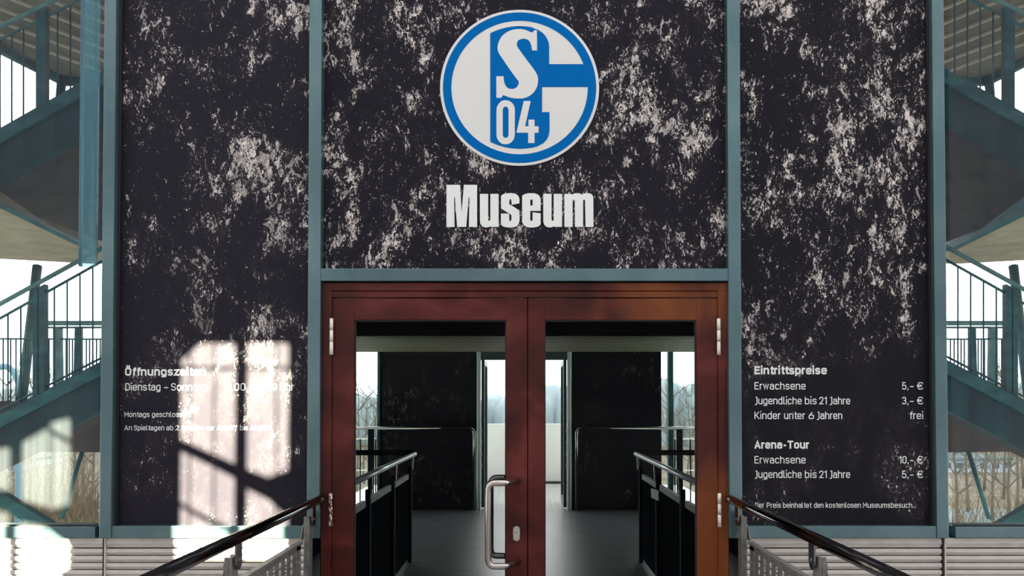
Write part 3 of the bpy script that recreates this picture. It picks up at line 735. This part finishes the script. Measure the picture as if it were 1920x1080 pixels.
# end walls either side of the far door
YW = 6.5
def endw(name, pa, pb):
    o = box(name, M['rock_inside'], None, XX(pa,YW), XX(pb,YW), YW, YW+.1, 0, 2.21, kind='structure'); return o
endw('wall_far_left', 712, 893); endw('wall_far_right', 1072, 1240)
# narrow windows beyond
def slimwin(n, sg):
    a, b = sorted((sg*(985-712)/F*(YW-CAMY), sg*(2.78)))
    o = box('window_%d' % n, M['far_glass'], None, a, b, YW+.04, YW+.05, .05, 2.21, kind='structure')
    box('mullion', M['light_alu'], o, (a+b)/2+sg*.055-.02, (a+b)/2+sg*.055+.02, YW, YW+.08, .0, 2.21)
    box('jamb', M['teal_steel'], o, (b if sg < 0 else a)-.035, (b if sg < 0 else a)+.035, YW+.0, YW+.1, 0, 2.21)
    box('bottom_rail', M['frame'], o, a, b, YW, YW+.08, 0, .07)
    return o
slimwin(3, -1); slimwin(4, 1)
# far door
D2 = thing('door_2', kind='structure', loc=(0,YW,0))
xa, xb = XX(894,YW), XX(1071,YW)
f = MB(); f.box(xa, xa+.055, YW-.02, YW+.1, 0, 2.21); f.box(xb-.055, xb, YW-.02, YW+.1, 0, 2.21)
f.build('door_frame', M['light_alu'], D2, bevel=.006)
box('head', M['teal_door'], D2, xa+.055, xb-.055, YW, YW+.1, 2.10, 2.21)
for sg, e in ((-1, xa+.06), (1, xb-.06)):
    x0_, x1_ = sorted((e-.0*sg, e-sg*.045)); ya_, yb_ = YW+.06, YW+.90
    m = MB(); m.box(x0_, x1_, ya_, ya_+.08, .03, 2.10); m.box(x0_, x1_, yb_-.08, yb_, .03, 2.10); m.box(x0_, x1_, ya_+.08, yb_-.08, .03, .12); m.box(x0_, x1_, ya_+.08, yb_-.08, 2.03, 2.10)
    lf = m.build('door_leaf', M['teal_door'], D2, bevel=.002)
    xc_ = (x0_+x1_)/2; box('glass_pane', M['far_glass'], lf, xc_-.003, xc_+.003, ya_+.08, yb_-.08, .12, 2.03)
    for z in (.62,.78,.94,1.1): box('hinge', M['light_alu'], lf, e-.012, e+.012, YW-.0, YW+.03, z-.02, z+.02)
# bright walkway with grating, and white parapet behind the far door
box('floor_walkway', M['grating'], None, -2.9, 2.9, 6.62, 10.0, -.25, -.04, kind='structure')
gt = MB()
y = 6.64
while y < 9.9: gt.box(-1.3, 1.3, y, y+.012, -.04, -.005); y += .045
x = -1.3
while x < 1.3: gt.box(x, x+.008, 6.64, 9.9, -.04, -.008); x += .09
tag(gt.build('floor_grating', M['grating']), 'pale metal floor grating just outside the far door', 'grating', kind='stuff')
pw = box('parapet', M['white'], None, -1.25, 1.25, 10.0, 10.12, -.25, 1.10); box('kick_strip', M['teal_door'], pw, -1.25, 1.25, 9.985, 10.0, -.04, .03)
tag(pw, 'plain white parapet wall beyond the far door', 'parapet')
# wall rails in front of the end walls
def wall_rail(sg, label):
    Y = 6.38; t = thing('wall_railing', label, 'railing', (sg*1.5, Y, 0), group='railings before the end walls')
    z = 1.5-48*(Y-CAMY)/F+.0; xe = sg*(985-889)/F*(Y-CAMY)
    pts = [(sg*2.78,Y,z),(xe+sg*.1,Y,z)]+bend((xe,Y,z),(xe+sg*.09,Y,z),(xe,Y,z-.09))+[(xe,Y,.02)]
    MB().tube(pts, .022, 12).build('handrail', M['rail_steel'], t, smooth=True)
    MB().tube([(sg*2.75,Y,z-.145),(sg*2.05,Y,z-.145)], .009, 8).build('guard_rail', M['steel'], t)
    MB().tube([(sg*2.75,Y,z-.58),(sg*2.05,Y,z-.58)], .009, 8).build('guard_rail', M['steel'], t)
    for px in (696,):
        c = sg*(985-px)/F*(Y-CAMY); box('post', M['galv_dark'], t, c-.04, c+.04, Y-.02, Y+.02, 0, z-.02)
    for px in (676, 705, 650, 664):
        c = sg*(985-px)/F*(Y-CAMY); MB().tube([(c,Y,.1),(c,Y,z-.145)], .009, 8).build('baluster', M['galv_dark'], t)
    return t
wall_rail(-1, 'dark tubular railing along the far dark wall on the left')
wall_rail(1, 'dark tubular railing along the far dark wall on the right')

# ------------------------------------------------------------------ outside stairs on both sides
def staircase(sg, label):
    t = thing('staircase', label, 'staircase', (sg*5, 3.2, -4.5), group='outside stairs either side of the entrance')
    Y1 = 2.95
    def Q(px, py, Y): p = P(px, py, Y); return Vector((p.x*-sg*-1 if False else p.x*(1 if sg < 0 else -1), p.y, p.z))
    def pr(name, m, pts, Y, thick, parent=t): return MB().prism([Q(a, b, Y) for a, b in pts], (0,thick,0)).build(name, m, parent)
    # upper flight
    u = lambda x: 243-.567*x
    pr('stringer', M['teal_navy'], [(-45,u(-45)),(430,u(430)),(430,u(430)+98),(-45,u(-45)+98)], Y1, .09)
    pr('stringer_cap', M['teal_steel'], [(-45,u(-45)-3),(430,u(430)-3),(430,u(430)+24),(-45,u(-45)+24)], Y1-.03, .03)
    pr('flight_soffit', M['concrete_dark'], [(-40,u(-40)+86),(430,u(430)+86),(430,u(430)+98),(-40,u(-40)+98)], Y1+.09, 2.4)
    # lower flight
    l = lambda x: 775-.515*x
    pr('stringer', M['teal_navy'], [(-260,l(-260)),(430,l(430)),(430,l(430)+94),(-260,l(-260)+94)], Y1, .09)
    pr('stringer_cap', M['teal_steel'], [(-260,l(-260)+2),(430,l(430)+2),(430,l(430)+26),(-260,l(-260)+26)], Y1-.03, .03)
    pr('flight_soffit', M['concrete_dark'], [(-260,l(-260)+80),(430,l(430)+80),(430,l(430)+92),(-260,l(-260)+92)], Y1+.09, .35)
    # treads of both flights
    for fn, n0, nn in ((u,-30,20),(l,-240,28)):
        src = None
        for k in range(nn):
            px = n0+k*23.5; a = Q(px, fn(px)+30, Y1+.1)
            if src is None:
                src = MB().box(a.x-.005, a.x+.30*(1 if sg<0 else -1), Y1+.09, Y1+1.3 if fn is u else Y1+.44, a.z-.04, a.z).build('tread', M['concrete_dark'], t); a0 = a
            else:
                o = src.copy(); COL.objects.link(o); o.location = src.location+(a-a0)
    # intermediate landing slab seen from below, with teal edge beam
    zl = 3.42
    def QZ(px, py, Z): p = PZ(px, py, Z); return Vector((p.x*(1 if sg < 0 else -1), p.y, p.z))
    A, B = QZ(-6,374,zl), QZ(182,468,zl)
    A2 = A+(A-B)*.25
    s_ = 1 if sg < 0 else -1
    sl = MB().prism([A2, B, (B.x+s_*.25, 6.35, zl), (-s_*6.0,6.35,zl), (-s_*7.3,5.9,zl), (-s_*8.5,5.0,zl), (-s_*9.2,A2.y,zl)], (0,0,.16))
    sl.build('landing_slab', M['concrete'], t)
    d = (B-A2); nrm = Vector((0,0,1)).cross(d).normalized()*.10
    MB().prism([A2+Vector((0,0,-.02)), B+Vector((0,0,-.02)), B+nrm+Vector((0,0,-.02)), A2+nrm+Vector((0,0,-.02))], (0,0,.2)).build('edge_beam', M['teal_steel'], t)
    # lower landing fascia and its posts
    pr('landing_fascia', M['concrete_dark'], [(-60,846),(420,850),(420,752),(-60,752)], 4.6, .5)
    # sloping brace and prop below
    pr('brace', M['teal_steel'], [(-60,886),(132,1004),(85,1004),(-60,912)], 3.3, .09)
    def tb(name, m, a, b, Y, r, Yb=None, seg=12): return MB().tube([Q(*a,Y), Q(*b,Yb or Y)], r, seg).build(name, m, t, smooth=True)
    tb('prop', M['teal_steel'], (154,847), (116,972), 4.3, .022)
    tb('slanting_column', M['teal_light'], (70,499), (38,775), 5.6, .055, 5.0)
    # railings: upper
    hr = lambda x: 51-.50*x; gr_ = lambda x: 74-.495*x
    tb('handrail', M['teal_light'], (-60,hr(-60)), (420,hr(420)), Y1+.02, .022)
    tb('guard_rail', M['teal_steel'], (-60,gr_(-60)), (420,gr_(420)), Y1+.05, .012)
    for px in [-22,0,22,44,108,132,156,180,204]:
        tb('baluster', M['teal_steel'], (px,gr_(px)), (px,u(px)), Y1+.05, .0075, seg=8)
    pr('post', M['teal_steel'], [(67,gr_(67)-22),(85,gr_(85)-22),(85,u(85)),(67,u(67))], Y1+.02, .06)
    # railings: lower
    hl = lambda x: 570-.547*x; gl_ = lambda x: 597-.56*x; bl = lambda x: l(x)-6
    tb('handrail', M['teal_light'], (-60,hl(-60)), (300,hl(300)), Y1+.02, .020)
    tb('guard_rail', M['teal_steel'], (-60,gl_(-60)), (300,gl_(300)), Y1+.05, .012)
    tb('guard_rail', M['teal_steel'], (-60,bl(-60)), (300,bl(300)), Y1+.05, .010)
    for px in [-32,-8,15,39,102,126,150,174,198]:
        tb('baluster', M['teal_steel'], (px,gl_(px)), (px,l(px)+3), Y1+.05, .0075, seg=8)
    pr('post', M['teal_steel'], [(61,hl(61)+8),(70,hl(70)+8),(70,l(70)+5),(61,l(61)+5)], Y1+.02, .06)
    pr('post', M['teal_steel'], [(73,hl(73)+8),(83,hl(83)+8),(83,l(83)+5),(73,l(73)+5)], Y1+.02, .06)
    # landing railing farther back
    Yb = 4.7
    tb('handrail', M['teal_light'], (84,606), (420,606), Yb, .028)
    tb('guard_rail', M['teal_steel'], (84,614), (420,614), Yb+.03, .012)
    tb('guard_rail', M['teal_steel'], (-60,635), (420,637), Yb, .010)
    for px in (-30,-18,-6,6,20,30,48,88,92,124,130,136,162,168,174,181,188,200):
        tb('baluster', M['teal_steel'], (px,636), (px,752), Yb, .0075, seg=8)
    pr('post', M['teal_light'], [(99,612),(112,612),(114,752),(99,752)], Yb-.02, .06)
    pr('post', M['teal_steel'], [(140,614),(150,614),(150,752),(136,752)], Yb-.02, .06)
    return t
staircase(-1, 'teal steel stair with baluster railings seen through the left window')
staircase(1, 'teal steel stair with baluster railings seen through the right window')

# roof canopy high over the stairs, with pale ribs
def canopy(sg, label):
    ZC = 6.2; s_ = 1 if sg < 0 else -1
    def QZ(px, py): p = PZ(px, py, ZC); return Vector((p.x*s_, p.y, p.z))
    A, B = QZ(118,149), QZ(0,88); d = (B-A).normalized(); C = A+d*6.5
    t = thing('stair_canopy', label, 'canopy', (A.x, A.y, ZC), group='canopies over the outside stairs')
    R_, R2 = Vector((0, A.y, ZC)), Vector((0, C.y, ZC))
    o = MB().prism([A, R_, R2, C], (0,0,.12)).build('soffit', M['roofboard'], t)
    e = Vector((s_*.09,0,0))
    MB().prism([A-Vector((0,0,.10)), A+e-Vector((0,0,.10)), C+e-Vector((0,0,.10)), C-Vector((0,0,.10))], (0,0,.22)).build('edge_beam', M['teal_steel'], t)
    MB().box(A.x, 0-s_*.02, A.y-.08, A.y, ZC-.1, ZC+.1).build('edge_beam', M['teal_steel'], t)
    # ribs
    rd = Vector((s_*.55,.83,0)).normalized(); src = None
    for k in range(-8, 22):
        p = Vector((A.x+s_*.1+s_*k*.42, C.y, ZC-.03))
        # clip rib to the canopy outline
        L_ = (A.y-.1-C.y)/rd.y
        q = p+rd*L_
        lo, hi = 0, L_
        pts = [p+rd*(L_*i/60) for i in range(61)]
        def inside(v):
            f_ = (v.y-C.y)/(A.y-C.y); xl = C.x+(A.x-C.x)*f_
            return (v.x-xl)*s_ > .09 and (v.x*s_) < -.03
        ins = [v for v in pts if inside(v)]
        if len(ins) < 2: continue
        a, b = ins[0], ins[-1]; n_ = rd.cross(Vector((0,0,1)))*.022
        MB().prism([a-n_, b-n_, b+n_, a+n_], (0,0,.03)).build('rib', M['rib'], t)
    MB().tube([A+Vector((s_*.05,-.1,0)), Vector((A.x-s_*.15, A.y-.1, 3.55))], .06, 12).build('column', M['teal_steel'], t, smooth=True)
    return t
canopy(-1, 'brown ribbed canopy soffit above the left stair')
canopy(1, 'brown ribbed canopy soffit above the right stair')

# ------------------------------------------------------------------ background: bare trees, far trees, buildings
def bare_tree(x, y, z, h, seed, label, leaning=0):
    r = random.Random(seed); t = thing('bare_tree', label, 'tree', (x,y,z), group='bare winter trees beyond the stairs')
    m = MB(); pts = []; cx, cy = x, y
    n = 7
    for i in range(n+1):
        pts.append((cx, cy, z+h*i/n)); cx += r.uniform(-.10,.10)*h/7+leaning*h/n; cy += r.uniform(-.05,.05)
    m.tube(pts, .085*h/6, 7, .018).build('trunk', M['bark'], t, smooth=True)
    b = MB()
    def br(p, d, L_, rad, dep):
        q = p; path = [p]
        for k in range(3):
            d = (d+Vector((r.uniform(-.2,.2), r.uniform(-.2,.2), r.uniform(-.02,.22)))).normalized(); q = q+d*L_/3; path.append(q)
        b.tube(path, rad, 4, rad*.45)
        if dep:
            for k in range(3):
                a = path[1+k % 3]; br(a, (d+Vector((r.uniform(-.8,.8), r.uniform(-.6,.6), r.uniform(-.1,.6)))).normalized(), L_*.55, rad*.55, dep-1)
    for i in range(2, n+1):
        for k in range(3):
            a = r.uniform(0, 6.28); br(Vector(pts[i]), Vector((math.cos(a), math.sin(a)*.6, .7)).normalized(), h*.24*(1.25-i/n*.6), .028*h/6, 2 if i > 2 else 1)
    b.build('branches', M['bark'], t, kind='stuff')
    return t
words = ['slender bare tree', 'forked bare tree', 'thin bare sapling', 'bare tree with spreading twigs', 'straight bare tree', 'leaning bare tree', 'bare tree with dark twigs', 'bare tree with a stout trunk']
ords = ['first','second','third','fourth','fifth','sixth','seventh','eighth']
k = 0
for side, pxs in (('right', [1792,1813,1843,1858,1879,1893,1905,1918]), ('left', [12,48,70,98,118,140,158,172])):
    for j, px in enumerate(pxs):
        Y = 30+(k*7) % 17
        x = XX(px, Y); zb = -4.5 if Y < 38 else -4.5+.05*(Y-38)
        bare_tree(x, Y, zb, 6.3+(k*37 % 10)*.1, 50+k, '%s, %s from the panel in the %s stair window' % (words[k % 8], ords[j if side == 'right' else 7-j], side), (.03 if k % 2 else -.02))
        k += 1
# small trees seen in the slim windows and the far door
for k2, px in enumerate((672, 684, 701, 1252, 1264, 1288, 1297)):
    Y = 40+(k2*7) % 12; bare_tree(XX(px,Y), Y, -4.3, 6.2, 90+k2, 'grey bare tree hazy behind the %s slim passage window, %s from its outer side' % ('left' if px < 985 else 'right', ords[k2] if px < 985 else ords[6-k2]))
# tangled undergrowth on the bank
def thicket(px0, px1, Y0, Y1, n_, seed, label):
    r = random.Random(seed); m = MB()
    for i in range(n_):
        Y = r.uniform(Y0, Y1); x = XX(r.uniform(px0, px1), Y); h = r.uniform(1.6, 4.1); z = -4.5
        p = Vector((x, Y, z)); d = Vector((r.uniform(-.35,.35), r.uniform(-.2,.2), 1)); q1 = p+d*h*.5; d2 = d+Vector((r.uniform(-.5,.5),0,0)); q2 = q1+d2*h*.5
        m.tube([p, q1, q2], r.uniform(.012,.03), 3, .006)
        for k in range(2): m.tube([q1, q1+Vector((r.uniform(-.5,.5), r.uniform(-.2,.2), r.uniform(.2,.7)))], .009, 3, .004)
    tag(m.build('undergrowth', M['brush']), label, 'undergrowth', kind='stuff')
M['brush'] = mat('dry_brush_twigs', (.11,.08,.045), .95, 0, ((3,3,3),(.20,.15,.085),.4,.6))
thicket(-140, 200, 19, 27, 1300, 5, 'tangled dry brown undergrowth below the left stair')
thicket(1775, 2100, 20, 27, 260, 6, 'thin dry undergrowth on the bank below the right stair')
# distant tree line, its haze put into the colour
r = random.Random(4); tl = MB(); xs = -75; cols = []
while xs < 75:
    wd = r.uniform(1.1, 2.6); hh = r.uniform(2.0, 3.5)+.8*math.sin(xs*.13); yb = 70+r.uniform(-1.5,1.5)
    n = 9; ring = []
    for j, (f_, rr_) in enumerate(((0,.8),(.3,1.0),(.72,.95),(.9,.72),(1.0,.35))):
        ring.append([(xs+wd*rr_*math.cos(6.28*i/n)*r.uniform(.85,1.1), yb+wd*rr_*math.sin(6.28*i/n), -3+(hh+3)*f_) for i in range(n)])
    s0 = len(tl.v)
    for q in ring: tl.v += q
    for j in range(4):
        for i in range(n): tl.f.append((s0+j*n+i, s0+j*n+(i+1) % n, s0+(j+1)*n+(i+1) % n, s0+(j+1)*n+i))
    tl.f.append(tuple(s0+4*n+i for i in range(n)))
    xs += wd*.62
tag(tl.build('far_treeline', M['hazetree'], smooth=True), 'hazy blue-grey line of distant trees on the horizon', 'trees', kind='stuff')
# low pale building among the trees
def low_building(px0, px1, pt, pb_, Y, nwin, label):
    x0, x1 = sorted((XX(px0,Y), XX(px1,Y))); z1, z0 = ZZ(pt,Y), ZZ(pb_,Y)
    t = thing('low_building', label, 'building', ((x0+x1)/2, Y, z0))
    box('wall', M['building'], t, x0, x1, Y, Y+6, z0-1, z1)
    box('roof', M['frame'], t, x0-.2, x1+.2, Y-.2, Y+6.2, z1, z1+.15)
    for i in range(nwin):
        a = x0+(x1-x0)*(i+.2)/nwin; b = x0+(x1-x0)*(i+.75)/nwin
        wv = box('window', M['winpane'], t, a, b, Y-.04, Y+.02, z0+(z1-z0)*.35, z0+(z1-z0)*.75)
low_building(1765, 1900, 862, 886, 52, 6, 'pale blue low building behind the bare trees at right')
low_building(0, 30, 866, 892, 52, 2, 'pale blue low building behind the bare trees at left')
# pale blue arched pipe seen behind the left stair
ar = MB(); c = P(6, 745, 14); pts = [(c.x+.42*math.cos(a), 14, c.z+.75*math.sin(a)) for a in [math.pi*i/16-.35 for i in range(17)]]
ar.tube([(pts[0][0],14,-4.5)]+pts, .075, 12)
tag(ar.build('arched_pipe', M['blue'], smooth=True), 'pale blue arched tube behind the left stair railing', 'pipe')
